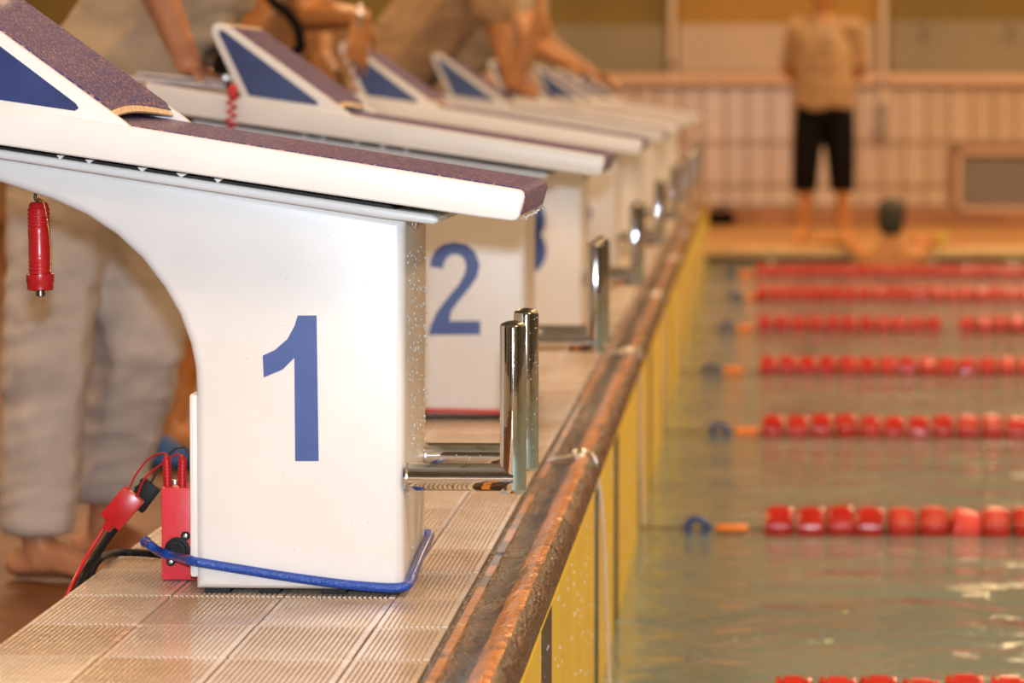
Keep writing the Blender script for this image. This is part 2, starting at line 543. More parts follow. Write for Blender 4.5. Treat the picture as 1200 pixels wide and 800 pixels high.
# pipes and hooks on the far wall
def pipe(px, y0, y1, label):
    e = empty('wall_pipe', (PX(px), YB - .05, PZ(y1)), label, 'pipe')
    obj('pipe', lathe([(.027, 0), (.027, PZ(y0) - PZ(y1))], (PX(px), YB - .05, PZ(y1)), n=14), M['pole'], e, smooth=40)
    for py in (y0 + (y1 - y0) * .62, y0 + (y1 - y0) * .96):
        obj('pipe_clamp', lathe([(.036, 0), (.036, .04)], (PX(px), YB - .05, PZ(py)), n=14), M['grey'], e, smooth=40)
    return e
pipe(788, -420, 100, 'pale vertical pipe on the far wall above the last starting blocks')
pipe(1033, -420, 122, 'pale vertical pipe on the far wall beside the standing person')
e = empty('wall_socket', (PX(1030), YB - .08, PZ(160)), 'small dark socket box at the lower end of the far wall pipe', 'socket')
obj('socket_box', boxm(PX(1023), PX(1037), YB - .09, YB - .02, PZ(160), PZ(142), .006, 2), M['grey'], e)
obj('socket_lid', boxm(PX(1025), PX(1036), YB - .07, YB - .03, PZ(134), PZ(122), .006, 2), M['grey'], e)
for px, nm in ((1081, 'dark hook on the far wall panel, nearer the pipe'), (1180, 'dark hook on the far wall panel, farther right above the grille')):
    e = empty('wall_hook', (PX(px), YB - .02, PZ(52)), nm, 'hook')
    obj('hook_plate', boxm(PX(px - 3), PX(px + 3), YB - .03, YB - .013, PZ(52), PZ(26), .004, 1), M['grey'], e)
    obj('hook_arm', tube(smooth_path([(PX(px), YB - .03, PZ(34)), (PX(px), YB - .09, PZ(40)), (PX(px), YB - .11, PZ(34))]), .008, 8), M['grey'], e, smooth=60)
# vent grille
g0, g1, gz0, gz1 = PX(1118), PX(1240), PZ(247), PZ(174)
e = empty('vent_grille', (g0, YB, gz0), 'wide air vent grille with horizontal slats at the foot of the far wall', 'vent')
bm = bmesh.new()
for a in ((g0, g1, gz0, gz0 + .04), (g0, g1, gz1 - .04, gz1), (g0, g0 + .04, gz0, gz1), (g1 - .04, g1, gz0, gz1)):
    box(bm, a[0], a[1], YB - .075, YB + .01, a[2], a[3], .004, 1)
obj('grille_frame', bm, M['ledge'], e)
obj('grille_backing', boxm(g0 + .03, g1 - .03, YB, YB + .012, gz0 + .03, gz1 - .03), M['padblack'], e)
z = gz0 + .05
while z < gz1 - .05:
    t = prism([(0, 0), (.01, .0), (.012, .02), (.002, .02)], g0 + .04, g1 - .04)
    me = bpy.data.meshes.new('slat'); t.to_mesh(me); t.free()
    me.transform(Matrix.Translation((0, YB - .04, z)) @ Matrix.Rotation(-PI / 2, 4, 'Z') @ Matrix.Scale(-1, 4, (1, 0, 0)) if False else Matrix(((0, 1, 0, 0), (1, 0, 0, YB - .04), (0, 0, 1, z), (0, 0, 0, 1))))
    obj('slat', me, M['grey'], e)
    z += .03
# dark bag by the skirting
e = empty('sports_bag', (PX(845), YB - .25, ZD), 'small black bag lying at the foot of the far wall', 'bag')
obj('bag_body', boxm(PX(828), PX(862), YB - .36, YB - .15, ZD, ZD + .10, .04, 3), M['blackcloth'], e, smooth=60)
obj('handle', tube(smooth_path([(PX(836), YB - .25, ZD + .09), (PX(845), YB - .25, ZD + .15), (PX(854), YB - .25, ZD + .09)]), .008, 8), M['blackcloth'], e, smooth=60)

# ------------------------------------------------------------ starting block (built once as block 1)
B0, B1 = 4.535, 4.84          # body in y
P0, P1y = 4.42, 4.93          # platform in y
def xz(px, py, Y): v = U(px, py, Y); return (v.x, v.z)
BX = U(350, 690, B0).x
def make_block():
    root = empty('starting_block', (BX, (B0 + B1) / 2, 0))
    lo = [xz(*p, B0) for p in [(229, 455), (227.5, 430), (222, 403), (209, 368), (191, 337), (166, 304), (135, 275), (100, 252), (60, 234), (0, 214), (-60, 203), (-125, 198)]]
    body = [(xz(229, 600, B0)[0], .006), (xz(473, 600, B0)[0], .006), xz(475, 256, B0), xz(-125, 163, B0)] + lo[::-1]
    obj('body', prism(body, B0, B1, .012, 4), M['white'], root, smooth=35)
    # black feet under the body
    for a, b_ in ((.04, .16), (.30, .40), (.6, .72), (.9, .97)):
        xa, xb = body[0][0], body[1][0]
        obj('foot', boxm(xa + (xb - xa) * a, xa + (xb - xa) * b_, B0 + .008, B1 - .01, 0, .007), M['black'], root)
    # upright back strip
    bx = xz(221, 500, B0)[0]
    obj('back_strip', boxm(bx, xz(231, 500, B0)[0], B0 + .004, B1 - .004, .02, xz(229, 462, B0)[1], .0035, 2), M['white'], root, smooth=40)
    # flange carrying the platform
    fl = [xz(-130, 155, 4.5), xz(0, 175, 4.5), xz(450, 243.5, 4.5), xz(505, 251.5, 4.5), xz(513, 255, 4.5), xz(514, 260, 4.5), xz(508, 263, 4.5), xz(450, 256, 4.5), xz(0, 186, 4.5), xz(-130, 166, 4.5)]
    obj('flange', prism(fl, 4.50, 4.88, .004, 3), M['white'], root, smooth=40)
    fb = [(a, b_ + .0) for a, b_ in [xz(-120, 150, 4.6), xz(466, 238, 4.6), xz(478, 247, 4.6), xz(-120, 160, 4.6)]]
    obj('gap_shade', prism(fb, 4.505, 4.86), M['black'], root)  # black strip put in as the shade of the open gap under the platform
    for px, s in ((70, 1), (104, 1.1), (166, 1.3), (212, 1.5), (255, 1.2)):
        a = U(px, 129.5 + .147 * px + 44, 4.497)
        obj('gap_clip', prism([(a.x - .004 * s, a.z + .002), (a.x, a.z - .0035), (a.x + .006 * s, a.z + .002)], 4.4975, 4.51), M['white'], root)
    for yy in (4.53, 4.85):
        q = U(500, 262, 4.6)
        obj('bolt', lathe([(.0045, 0), (.0045, .004), (.009, .004), (.009, .008)], (xz(487, 270, 4.56)[0], yy + .03, xz(487, 268, 4.56)[1]), n=12), M['chrome'], root, smooth=40)
    # platform: core, two side panels, tread
    core = [xz(-222, 92, P0), xz(600, 223, P0), xz(604, 226, P0), xz(598, 256, P0), xz(-222, 138, P0)]
    obj('platform', prism(core, P0 + .006, P1y - .006, .003, 2), M['white'], root, smooth=40)
    sp = [xz(-222, 88, P0), xz(150, 147.5, P0), xz(604, 221, P0), xz(610, 222.5, P0), xz(614, 226, P0), xz(615, 231, P0), xz(609, 253, P0), xz(606, 257.5, P0), xz(600, 259, P0),
          xz(560, 254, P0), xz(0, 170, P0), xz(-222, 137, P0)]
    obj('side_panel', prism(sp, P0, P0 + .012, .003, 3), M['white'], root, smooth=35)
    obj('side_panel', prism(sp, P1y - .012, P1y, .003, 3), M['white'], root, smooth=35)
    tr = [xz(-215, 91, P0), xz(-215, 88.5, P0), xz(150, 146.5, P0), xz(598, 218.5, P0), xz(608, 220.5, P0), xz(614.5, 225, P0), xz(616, 230, P0), xz(609.5, 253, P0), xz(606, 254, P0),
          xz(608, 235, P0), xz(600, 224, P0)]
    obj('tread', prism(tr, P0 + .012, P1y - .012, .0008, 1), M['tread'], root, smooth=35)
    # inclined kicker, shape measured on the second block
    K = P0 + 2.5
    sh = lambda pts: [xz(*p, K) for p in pts]
    outer = sh([(284.5, 119), (247.5, 41), (247, 35), (249, 30), (253.5, 27), (260, 26.5), (266, 29), (407, 131), (414, 137), (405, 137.5)])
    inner = sh([(291.5, 112), (256.5, 40), (256.5, 36.5), (259, 35), (263, 36.5), (371, 118), (373, 121.5), (370, 123.5)])
    # plate with curved lower edge
    A, Bq = Vector((*sh([(262, 28.5)])[0], 0)), Vector((*sh([(398, 126)])[0], 0))
    d = (Bq - A).normalized(); nrm = Vector((-d.y, d.x, 0))
    if nrm.y < 0: nrm = -nrm
    L = (Bq - A).length
    def plate(t0, t1, cut, arc, start):
        bm = bmesh.new(); n = 16; rows = []
        for i in range(n + 1):
            s = i / n; y = P0 + .013 + (P1y - P0 - .026) * s
            Le = L - cut - arc * math.sin(PI * s)
            ring = []
            for (l, t) in ((start, t0), (Le - .012, t0), (Le, t0 - .005), (Le, t0 - .008), (Le, t1), (start, t1)):
                p = A + d * l + nrm * t
                ring.append(bm.verts.new((p.x, y, p.y)))
            rows.append(ring)
        for a, b_ in zip(rows, rows[1:]):
            for k in range(6):
                bm.faces.new((a[k], a[(k + 1) % 6], b_[(k + 1) % 6], b_[k]))
        bm.faces.new(rows[0]); bm.faces.new(rows[-1][::-1])
        return bm
    kr = obj('kicker', plate(.0005, -.007, -.001, .012, -.004), M['cream'], root, smooth=40)
    for a, b_ in ((P0 + .0025, P0 + .0145), (P1y - .0145, P1y - .0025)):
        obj('kicker_side', prism(outer, a, b_, .0025, 2), M['white'], kr, smooth=40)
    for a, b_ in ((P0 + .0015, P0 + .004), (P1y - .004, P1y - .0015)):
        obj('blue_inset', prism(inner, a, b_, .0008, 1), M['blue'], kr)
    obj('grit_tread', plate(.004, .0004, .006, .013, .012), M['tread'], kr, smooth=40)
    # hand grips
    for yy in (4.549, 4.82):
        z0 = .1285
        xr = -.2886
        obj('hand_grip', lathe([(.0150, 0), (.0163, .002), (.0165, .004), (.0165, .205), (.0160, .2075)], (xr, yy, z0), n=32), M['chrome'], root, smooth=30)
        h = obj('cross_bar', lathe([(.0172, 0), (.0172, .137)], (-.4245, yy, z0 + .0185), (1, 0, 0), n=32), M['chrome'], root, smooth=30)
        obj('end_cap', lathe([(.0160, 0), (.0150, .002), (.0090, .0052), (.003, .0062)], (xr, yy, z0 + .2075), n=32), M['capdark'], root, smooth=50)
        obj('collar', lathe([(.0185, 0), (.0185, .003)], (-.4215, yy, z0 + .0185), (1, 0, 0), n=24), M['steel'], root, smooth=30)
    return root

def digit_mesh(n, cx, cz, h, y):
    """numeral as thin raised plate; returns mesh in world coords"""
    if n == 1:
        px = [(349, 369.5), (371, 369.5), (373.5, 540), (346, 540), (345, 419), (331, 433), (309, 442), (308, 416.5), (322, 410), (337, 397), (345, 382)]
        pts = [xz(a, b_, B0) for a, b_ in px]
    elif n == 2:
        q = [(300, 388), (305, 350), (328, 300), (370, 266), (435, 252), (500, 265), (550, 305), (575, 375), (562, 440), (522, 500), (460, 575), (418, 632), (410, 687), (578, 687), (578, 762),
             (292, 765), (305, 710), (340, 635), (400, 555), (460, 485), (492, 425), (500, 385), (490, 345), (462, 322), (425, 319), (395, 336), (377, 368), (372, 398)]
        P = [(440 + a / 4.705, 230 + b_ / 4.705) for a, b_ in q]
        pts = [xz(a, b_, B0 + 2.5) for a, b_ in P]
    else:
        cu = bpy.data.curves.new('n', 'FONT'); cu.body = str(n); cu.size = h / .70; cu.offset = .007; cu.extrude = .0004
        cu.align_x = 'CENTER'; cu.resolution_u = 6
        to = bpy.data.objects.new('n', cu); COL.objects.link(to)
        dg = bpy.context.evaluated_depsgraph_get()
        me = bpy.data.meshes.new_from_object(to.evaluated_get(dg))
        bpy.data.objects.remove(to)
        me.materials.clear()
        me.transform(Matrix.Translation((cx, y - .0005, cz - h / 2)) @ Matrix.Rotation(PI / 2, 4, 'X') @ Matrix.Scale(.9, 4, (1, 0, 0)))
        return me
    t = prism(pts, y - .0008, y + .0005)
    me = bpy.data.meshes.new('numeral'); t.to_mesh(me); t.free()
    return me

proto = make_block()
ordinal = ['nearest the camera, numbered 1', 'second in the row, numbered 2', 'third in the row, its 3 half hidden', 'fourth in the row, behind block three',
           'fifth in the row', 'sixth in the row', 'seventh in the row', 'eighth and farthest in the row']
blocks = []
for i in range(8):
    r = proto if i == 0 else copy_tree(proto)
    r.location.y = (B0 + B1) / 2 + 2.5 * i
    if i:
        for ch in r.children:
            if ch.name.startswith('kicker'):
                ch.location.x += [0, 0, -.035, -.01, .0, .03, .0, .0][i]
    tag(r, 'white starting block with blue grit platform, ' + ordinal[i], 'starting block', 'starting blocks in a row along the pool end')
    blocks.append(r)
n0 = xz(341, 455, B0)
for i, r in enumerate(blocks):
    me = digit_mesh(i + 1, n0[0], n0[1], .178, B0 + 2.5 * i)
    o = obj('numeral', me, M['digit'], r)
    o['label'] = 'blue painted numeral %d' % (i + 1)

# wet droplets on the nearest block's steel grips and platform rim
bm = bmesh.new()
def drop(p, r, flat=1.0):
    t = bmesh.new(); bmesh.ops.create_icosphere(t, subdivisions=1, radius=r)
    merge(bm, t, Matrix.Translation(p) @ Matrix.Scale(flat, 4, (0, 0, 1)))
for k in range(170):
    a = random.uniform(-PI, 0); yy = random.choice((4.555, 4.82)); 
    if random.random() < .6:
        z = random.uniform(.14, .33)
        drop((-.2886 + math.cos(a) * .0168, yy + math.sin(a) * .0168, z), random.uniform(.0005, .0013))
    else:
        x = random.uniform(-.41, -.31); a = random.uniform(-PI, 0) - .2
        drop((x, yy + math.cos(a) * .0174, .147 + math.sin(a) * .0174), random.uniform(.0007, .0018))
for k in range(160):    # wet front face of the body
    z = random.betavariate(3, 1.5) * .43
    drop((xz(476, 400, B0)[0], random.uniform(4.55, 4.83), z), random.uniform(.0006, .0016), 1.6)
for k in range(26):
    q = U(random.uniform(608, 612), 258, P0)
    drop((q.x, random.uniform(P0, P1y), q.z + random.uniform(-.001, .001)), random.uniform(.001, .0024))
for k in range(14):
    drop((random.uniform(-.305, -.275), random.uniform(4.545, 4.57), .1275), random.uniform(.001, .0024))
for k in range(40):
    q = U(random.uniform(240, 460), random.uniform(270, 670), B0 - .0003)
    drop(q, random.uniform(.0003, .0008))
d_ = obj('water_droplets', bm, M['drop'], blocks[0], smooth=80)
d_['kind'] = 'stuff'

# ------------------------------------------------------------ touch pads, rope anchors and lane ropes
for k in range(-1, 8):
    ya, yb = 6.2 + 2.5 * (k - 1) + .05, 6.2 + 2.5 * k - .05
    yc = 4.65 + 2.5 * k
    e = empty('touch_pad', (XP, yc, -.9), 'yellow touch pad with black centre stripe below ' + (['starting block two', 'starting block three', 'starting block four', 'starting block five', 'starting block six', 'starting block seven', 'starting block eight'][k - 1] if k >= 1 else ('starting block one' if k == 0 else 'the rim nearest the camera, before block one')),
              'touch pad', 'yellow touch pads along the pool end')
    obj('panel', boxm(XE - .0005, XP, ya, yb, -.9, -.044, .001, 1), M['yellow'], e)
    obj('centre_stripe', boxm(XP - .001, XP + .0006, yc - .12, yc + .12, -.9, -.0445), M['padblack'], e)
    for yy in (ya, yb):
        obj('edge_strip', boxm(XP - .002, XP + .002, yy - .008, yy + .008, -.9, -.047), M['padblack'], e)
    nd = bmesh.new()
    if k < 3:
        for j in range(130):
            t = bmesh.new(); bmesh.ops.create_icosphere(t, subdivisions=1, radius=random.uniform(.0008, .0020))
            merge(nd, t, Matrix.Translation((XP + .0004, random.uniform(ya, yb), random.uniform(-.37, -.05))) @ Matrix.Scale(1.8, 4, (0, 0, 1)))
        o = obj('water_droplets', nd, M['drop'], e); o['kind'] = 'stuff'

rope_lbl = ['at the bottom edge of the picture', 'nearest of the clearly seen ropes', 'second clearly seen from the camera', 'third clearly seen from the camera', 'fourth clearly seen, with a gap between floats', 'second from the far side', 'nearest the far side of the pool']
def disc_mesh(mt):
    prof = [(.012, 0), (.040, .0), (.0465, .003), (.048, .008), (.0445, .0095), (.0445, .014), (.049, .017), (.049, .047), (.0445, .050), (.0445, .0545), (.048, .056), (.0465, .061), (.040, .064), (.012, .064)]
    bm = lathe(prof, (0, 0, 0), (1, 0, 0), n=20)
    bmesh.ops.recalc_face_normals(bm, faces=bm.faces)
    me = bpy.data.meshes.new('float_disc'); bm.to_mesh(me); bm.free(); me.materials.append(mt)
    me.shade_smooth(); me.set_sharp_from_angle(angle=.7)
    return me
dm = [disc_mesh(M['disc']), disc_mesh(M['disc2'])]
for k in range(7):
    Y = 6.175 + 2.5 * k - (.05 if k == 0 else 0)
    # anchor on the coping
    A = Vector((-.279, Y + .06, .014))
    e = empty('rope_anchor', A, 'steel anchor stud with white tether wire on the coping, ' + (['between blocks one and two', 'between blocks two and three', 'between blocks three and four', 'between blocks four and five', 'between blocks five and six', 'between blocks six and seven', 'between blocks seven and eight'][k]), 'anchor', 'rope anchors on the coping')
    obj('stud', lathe([(.010, 0), (.0145, .002), (.0145, .007), (.011, .010), (.003, .011)], A + Vector((0, 0, -.002)), (.12, -.93, .34), n=20), M['steel'], e, smooth=40)
    obj('hook_bar', tube(smooth_path([A + Vector((-.055, -.02, -.006)), A + Vector((-.03, -.015, -.001)), A + Vector((-.006, -.004, .001))]), .0028, 8), M['steel'], e, smooth=60)
    obj('shackle', tube(smooth_path([A + Vector((.006, -.004, .006)), A + Vector((.020, -.010, .004)), A + Vector((.028, -.012, -.010)), A + Vector((.026, -.010, -.026))]), .0032, 8), M['steel'], e, smooth=60)
    sx = .052 if k == 0 else .036
    obj('wire', tube(smooth_path([A + Vector((.026, -.010, -.026)), A + Vector((sx * .75, -.02, -.10)), A + Vector((sx, -.03, -.41))]), .0029 if k == 0 else .0036, 8), M['pole'], e, smooth=60)
    # rope
    R = empty('lane_rope', (0, Y, ZW), 'floating lane rope of red discs, ' + rope_lbl[k], 'lane rope', 'lane ropes across the pool')
    xs = .048; xe = .075 * Y + .45
    zc = ZW + .010
    obj('cable', tube([(XP + .004, Y, zc + .0), (-.1, Y, zc), (xe, Y, zc)], .0035, 6), M['rope'], R, smooth=60)
    xr = [-.11, -.115, -.08, -.13, -.09, -.05, -.09][k]
    obj('spring_ring', tube([(xr + .024 * math.cos(t * PI / 8), Y + .0, zc + .002 + .020 * math.sin(t * PI / 8)) for t in range(16)], .009, 8, closed=True), M['bluering'], R, smooth=60)
    obj('tension_sleeve', lathe([(.006, 0), (.010 if k in (1,) else .016, .006), (.010 if k in (1,) else .016, .070), (.006, .076)], (xr + .045, Y, zc), (1, 0, 0), n=14), M['orange'], R, smooth=40)
    x = xs; j = 0
    while x < xe:
        gap = (k == 4 and j == 11)
        if not gap:
            o = bpy.data.objects.new('float_disc', dm[1] if (k == 1 and j == 6) else dm[0])
            o.parent = R
            o.location = (x, 0, .017 + random.uniform(-.003, .003))
            o.rotation_euler = (random.uniform(0, 6), random.uniform(-.06, .06), random.uniform(-.08, .08))
            if k == 1 and j == 6:
                o.rotation_euler = (1, .25, .2); o['label'] = 'paler tilted float disc'
            COL.objects.link(o)
        x += .0735 if k > 1 or j not in (1, 2) else .069
        j += 1

# ------------------------------------------------------------ small things at block one
def simple(name, label, cat, loc, parts, group=None):
    e = empty(name, loc, label, cat, group)
    return e
# timing push button hanging under the arch
H0 = U(44, 235, 4.62)
e = empty('push_button', U(46, 344, 4.62), 'red ribbed hand push button hanging under the arch of block one', 'push button')
s = 4.62 / FPX
L = 86 * s
prof = [(.0, 0), (.010, .001), (.0125, .004), (.0125, .008)]
z = .008
while z < L:
    if z < .032 or z > L - .022:
        prof += [(.0135, z + .0008), (.0145, z + .002), (.0145, z + .0034), (.0135, z + .0042)]
    else:
        prof += [(.0142 + .0004 * math.sin(z * 90), z + .002)]
    z += .005
prof = [(max(r, .001), h) for r, h in prof]
bt = U(45, 236, 4.62)
ax = (U(47, 322, 4.62) - bt).normalized()
obj('grip', lathe(prof, bt, ax, n=24), M['red'], e, smooth=60)
ct = bt + ax * L
obj('collar', lathe([(.014, 0), (.0175, .001), (.0178, .010), (.0168, .012), (.0168, .020), (.014, .0215)], ct - ax * .001, ax, n=24), M['red'], e, smooth=40)
obj('plunger', lathe([(.0058, 0), (.0058, .007), (.004, .0078)], ct + ax * .0205, ax, n=16), M['capdark'], e, smooth=40)
obj('hook', tube(smooth_path([bt, bt + Vector((-.004, 0, .004)), bt + Vector((-.003, .0, .012))]), .0022, 8), M['padblack'], e, smooth=60)
bm = bmesh.new()
ch = smooth_path([bt + Vector((.002, -.004, .004)), bt + Vector((.010, -.010, -.002)), bt + Vector((.015, -.008, -.03)), bt + Vector((.0175, -.006, -.06)), bt + Vector((.017, -.004, -.088))], 12)
for p in ch:
    t = bmesh.new(); bmesh.ops.create_icosphere(t, subdivisions=1, radius=.0016); merge(bm, t, Matrix.Translation(p + Vector((0, -.007, 0))))
obj('ball_chain', bm, M['gold'], e, smooth=80)

# red junction box
YB2 = 4.655
a, b_ = U(187, 571, YB2), U(232, 684, YB2)
e = empty('junction_box', (a.x, YB2, 0), 'red junction box with two plugs beside the base of block one', 'junction box')
obj('box_body', boxm(a.x + .002, U(229.5, 600, B0).x - .0005 + .0, YB2, YB2 + .06, .001, a.z, .002, 2), M['redbox'], e, smooth=40)
for px in (196.5, 213.5):
    p = U(px, 571, YB2 + .02)
    pr = [(.0055, -.002)]
    z = 0
    while z < .036:
        pr += [(.0058, z), (.0058, z + .003), (.0050, z + .0034), (.0050, z + .0044)]; z += .0046
    pr += [(.0045, .037), (.0025, .042)]
    obj('banana_plug', lathe(pr, p, (.02 if px > 200 else -.03, 0, 1), n=14), M['red'], e, smooth=50)
p = U(208, 644, YB2 - .0005)
k_ = obj('socket', lathe([(.0165, 0), (.0165, .003), (.012, .004), (.012, .010), (.009, .0105), (.009, .006), (.002, .006)], p, (0, -1, 0), n=24), M['black'], e, smooth=40)
for dx, dy in ((9, -16), (-8, 14)):
    q = U(208 + dx, 644 + dy, YB2 - .0035)
    obj('screw_lug', lathe([(.006, 0), (.006, .0022)], q + Vector((0, .003, 0)), (0, -1, 0), n=14), M['black'], k_, smooth=40)
    obj('screw', lathe([(.0028, 0), (.0028, .0012), (.001, .0016)], q + Vector((0, .0006, 0)), (0, -1, 0), n=10), M['steel'], k_, smooth=40)
pt = U(205, 562, YB2 + .045)
obj('terminal', lathe([(.007, 0), (.007, .008)], pt + Vector((0, 0, -.008)), n=12), M['steel'], e, smooth=40)

# cables: pair of wires from plugs, connectors, cables over the rim
e = empty('cable_connector', U(145, 600, 4.72), 'red cable connector with thin red wires leading to the plugs of the box', 'connector')
Yc = 4.72
def quad_conn(p0, p1, wpx, mt, nm, par, Y):
    A, Bq = U(*p0, Y), U(*p1, Y)
    d = (Bq - A); Lq = d.length; d.normalize()
    t = boxm(0, Lq, -.008, .008, -wpx / 2, wpx / 2, .0025, 2)
    ang = math.atan2(d.z, d.x)
    me = bpy.data.meshes.new('c'); t.to_mesh(me); t.free()
    me.transform(Matrix.Translation(A) @ Matrix.Rotation(-ang, 4, 'Y'))
    return obj(nm, me, mt, par, smooth=40)
quad_conn((129, 612), (158, 578), .033, M['red'], 'connector_shell', e, Yc)
obj('strain_relief', tube([U(134, 606, Yc), U(128, 614, Yc), U(124, 620, Yc)], [.0085, .0075, .0065], 12), M['red'], e, smooth=50)
for k, pts in enumerate(([(149, 578), (160, 555), (176, 536), (193, 531), (197, 540)], [(160, 584), (170, 560), (190, 543), (207, 532), (214, 536)])):
    Ys = [Yc, Yc - .01, Yc - .02, YB2 + .02, YB2 + .02]
    obj('red_wire', tube(smooth_path([U(x, y, Yy) for (x, y), Yy in zip(pts, Ys)]), .0013, 8), M['red'], e, smooth=60)
pc = [U(124, 620, Yc), U(109, 645, Yc - .01), U(96, 668, Yc - .03), U(84, 692, Yc - .06), U(74, 714, Yc - .05), U(58, 762, Yc)]
obj('red_lead', tube(smooth_path([p + Vector((-.004, .004, 0)) for p in pc]), .0026, 10), M['red'], e, smooth=60)
e = empty('cable_connector', U(170, 580, 4.76), 'black cable connector with ridged shell behind the red one', 'connector')
Yd = 4.76
quad_conn((158, 594), (179, 566), .027, M['black'], 'connector_shell', e, Yd)
for k in range(3):
    q = .2 + k * .3
    quad_conn((158 + 21 * q - 7, 594 - 28 * q - 5), (158 + 21 * q - 4, 594 - 28 * q - 9), .012, M['black'], 'ridge', e, Yd)
obj('black_wire', tube(smooth_path([U(176, 568, Yd), U(184, 552, Yd), U(192, 540, Yd), U(205, 526, Yd), U(216, 524, Yd), U(222, 532, Yd)]), .0016, 8), M['padblack'], e, smooth=60)
pc = [U(158, 594, Yd), U(136, 617, Yd - .01), U(117, 644, Yd - .03), U(101, 669, Yd - .06), U(87, 696, Yd - .1), U(77, 720, Yd - .09), U(61, 765, Yd - .04)]
obj('black_lead', tube(smooth_path(pc), .0052, 10), M['black'], e, smooth=60)
# thick black cable on the tiles
def onz(px, py, z):
    # point on the horizontal plane z seen at that pixel
    d = _r * ((px - 600) / FPX) + _u * ((400 - py) / FPX) + _f
    t = (z - HC) / d.z
    return Vector((d.x * t, d.y * t, z))
e = empty('power_cable', onz(150, 650, 0), 'thick black cable lying on the tiles left of the red box', 'cable')
pc = [onz(190, 650, .006), onz(172, 648, .007), onz(150, 647, .007), onz(132, 648, .009), onz(118, 654, .013)]
pc += [U(110, 664, pc[-1].y - .01), U(106, 676, pc[-1].y - .01), U(104, 700, pc[-1].y)]
obj('cable', tube(smooth_path(pc), .0052, 10), M['black'], e, smooth=60)
# blue cord around the base of block one
def cord(i, pxs, mt, r, label, back=True):
    dy = 2.5 * i
    e = empty('elastic_cord', U(*pxs[len(pxs) // 2], B0 + dy), label, 'cord')
    pts = [U(x, y, B0 + dy - r * .95) for x, y in pxs]
    obj('cord', tube(smooth_path(pts, 5), r, 12), mt, e, smooth=60)
    return e, pts
xf = U(474, 690, B0).x
ys = B0 - .0055
pts = [U(172, 636, B0 + .10), U(178, 640, B0 + .07), U(187, 646, YB2 - .020), U(205, 652, YB2 - .022), U(222, 656, B0 - .0065), U(232, 658.5, ys), U(280, 666.5, ys), U(340, 676, ys), U(400, 684, ys), U(445, 688, ys), Vector((xf - .006, ys - .0005, U(460, 688, ys).z)),
       Vector((xf + .0045, ys + .006, U(466, 686, ys).z + .001)), Vector((xf + .007, ys + .05, .022)), Vector((xf + .0065, ys + .16, .030)), Vector((xf + .006, B1 - .015, .038)), Vector((xf + .002, B1 + .004, .040)), Vector((xf - .02, B1 + .007, .041))]
e = empty('elastic_cord', U(340, 676, ys), 'blue elastic cord stretched round the base of block one and the red box', 'cord')
obj('cord', tube(smooth_path(pts, 6), .0061, 12), M['bluecord'], e, smooth=60)
p = U(171, 635, B0 + .105)
t = bmesh.new(); bmesh.ops.create_uvsphere(t, u_segments=14, v_segments=10, radius=.0075)
bm = bmesh.new(); merge(bm, t, Matrix.Translation(p))
obj('knot', bm, M['bluecord'], e, smooth=80)
# red cords at blocks two and three
for i, wd in ((1, 'two'), (2, 'three')):
    dy = 2.5 * i
    e = empty('elastic_cord', (BX, B0 + dy, .02), 'red elastic cord stretched round the base of block %s' % wd, 'cord')
    xa = U(229, 690, B0).x
    y0 = B0 + dy - .0055; y1 = B1 + dy + .006
    loop = [(xa - .012, y0, .018), (xf + .004, y0, .014), (xf + .007, y0 + .006, .014), (xf + .007, y1 - .006, .016), (xf + .003, y1, .016), (xa - .012, y1, .02), (xa - .016, y1 - .006, .02), (xa - .016, y0 + .006, .018)]
    obj('cord', tube(loop, .005, 10, closed=True), M['redcord'], e, smooth=60)

# clipboard and coiled cord on block two
Yk = 7.05
a = U(160, 100, Yk)
e = empty('clipboard', a, 'wooden clipboard with printed sheets lying on the back of block two', 'clipboard')
def slab(p0, p1, y0, y1, th, mt, nm, par):
    A, Bq = U(*p0, Yk), U(*p1, Yk)
    return obj(nm, prism([(A.x, A.z), (Bq.x, Bq.z), (Bq.x, Bq.z - th), (A.x, A.z - th)], y0, y1, .0015, 1), mt, par)
slab((164, 94.5), (275, 104.5), 6.97, 7.2, .011, M['board'], 'board', e)
slab((158, 89.5), (272, 99), 6.96, 7.19, .008, M['paper'], 'sheet_stack', e)
slab((166, 85), (270, 94), 6.99, 7.2, .004, M['paper'], 'loose_sheet', e)
slab((262, 87), (276, 89), 7.03, 7.1, .012, M['steel'], 'clip', e)
e = empty('coiled_cord', U(271, 158, 6.9), 'red coiled cord hanging over the side of block two', 'cord')
A, Bq = U(272, 115, 6.895), U(270, 168, 6.895)
hp = []
for t in range(0, 97):
    q = t / 96; ang = q * 2 * PI * 5.2
    c = A.lerp(Bq, q)
    hp.append(c + Vector((math.cos(ang) * .0085, math.sin(ang) * .0085, 0)))
obj('coil', tube(hp, .0028, 8), M['red'], e, smooth=60)
obj('plug', lathe([(.005, 0), (.009, .005), (.0095, .020), (.006, .028)], U(272, 116, 6.895), (.05, .3, 1), n=16), M['red'], e, smooth=50)

# ------------------------------------------------------------ people
def ell(bm, c, r, rot=None, sub=2):
    t = bmesh.new(); bmesh.ops.create_icosphere(t, subdivisions=sub, radius=1)
    r = r if isinstance(r, (tuple, list)) else (r, r, r)
    mx = Matrix.Translation(c) @ (rot or Matrix.Identity(4)) @ Matrix.Diagonal((*r, 1))
    merge(bm, t, mx)

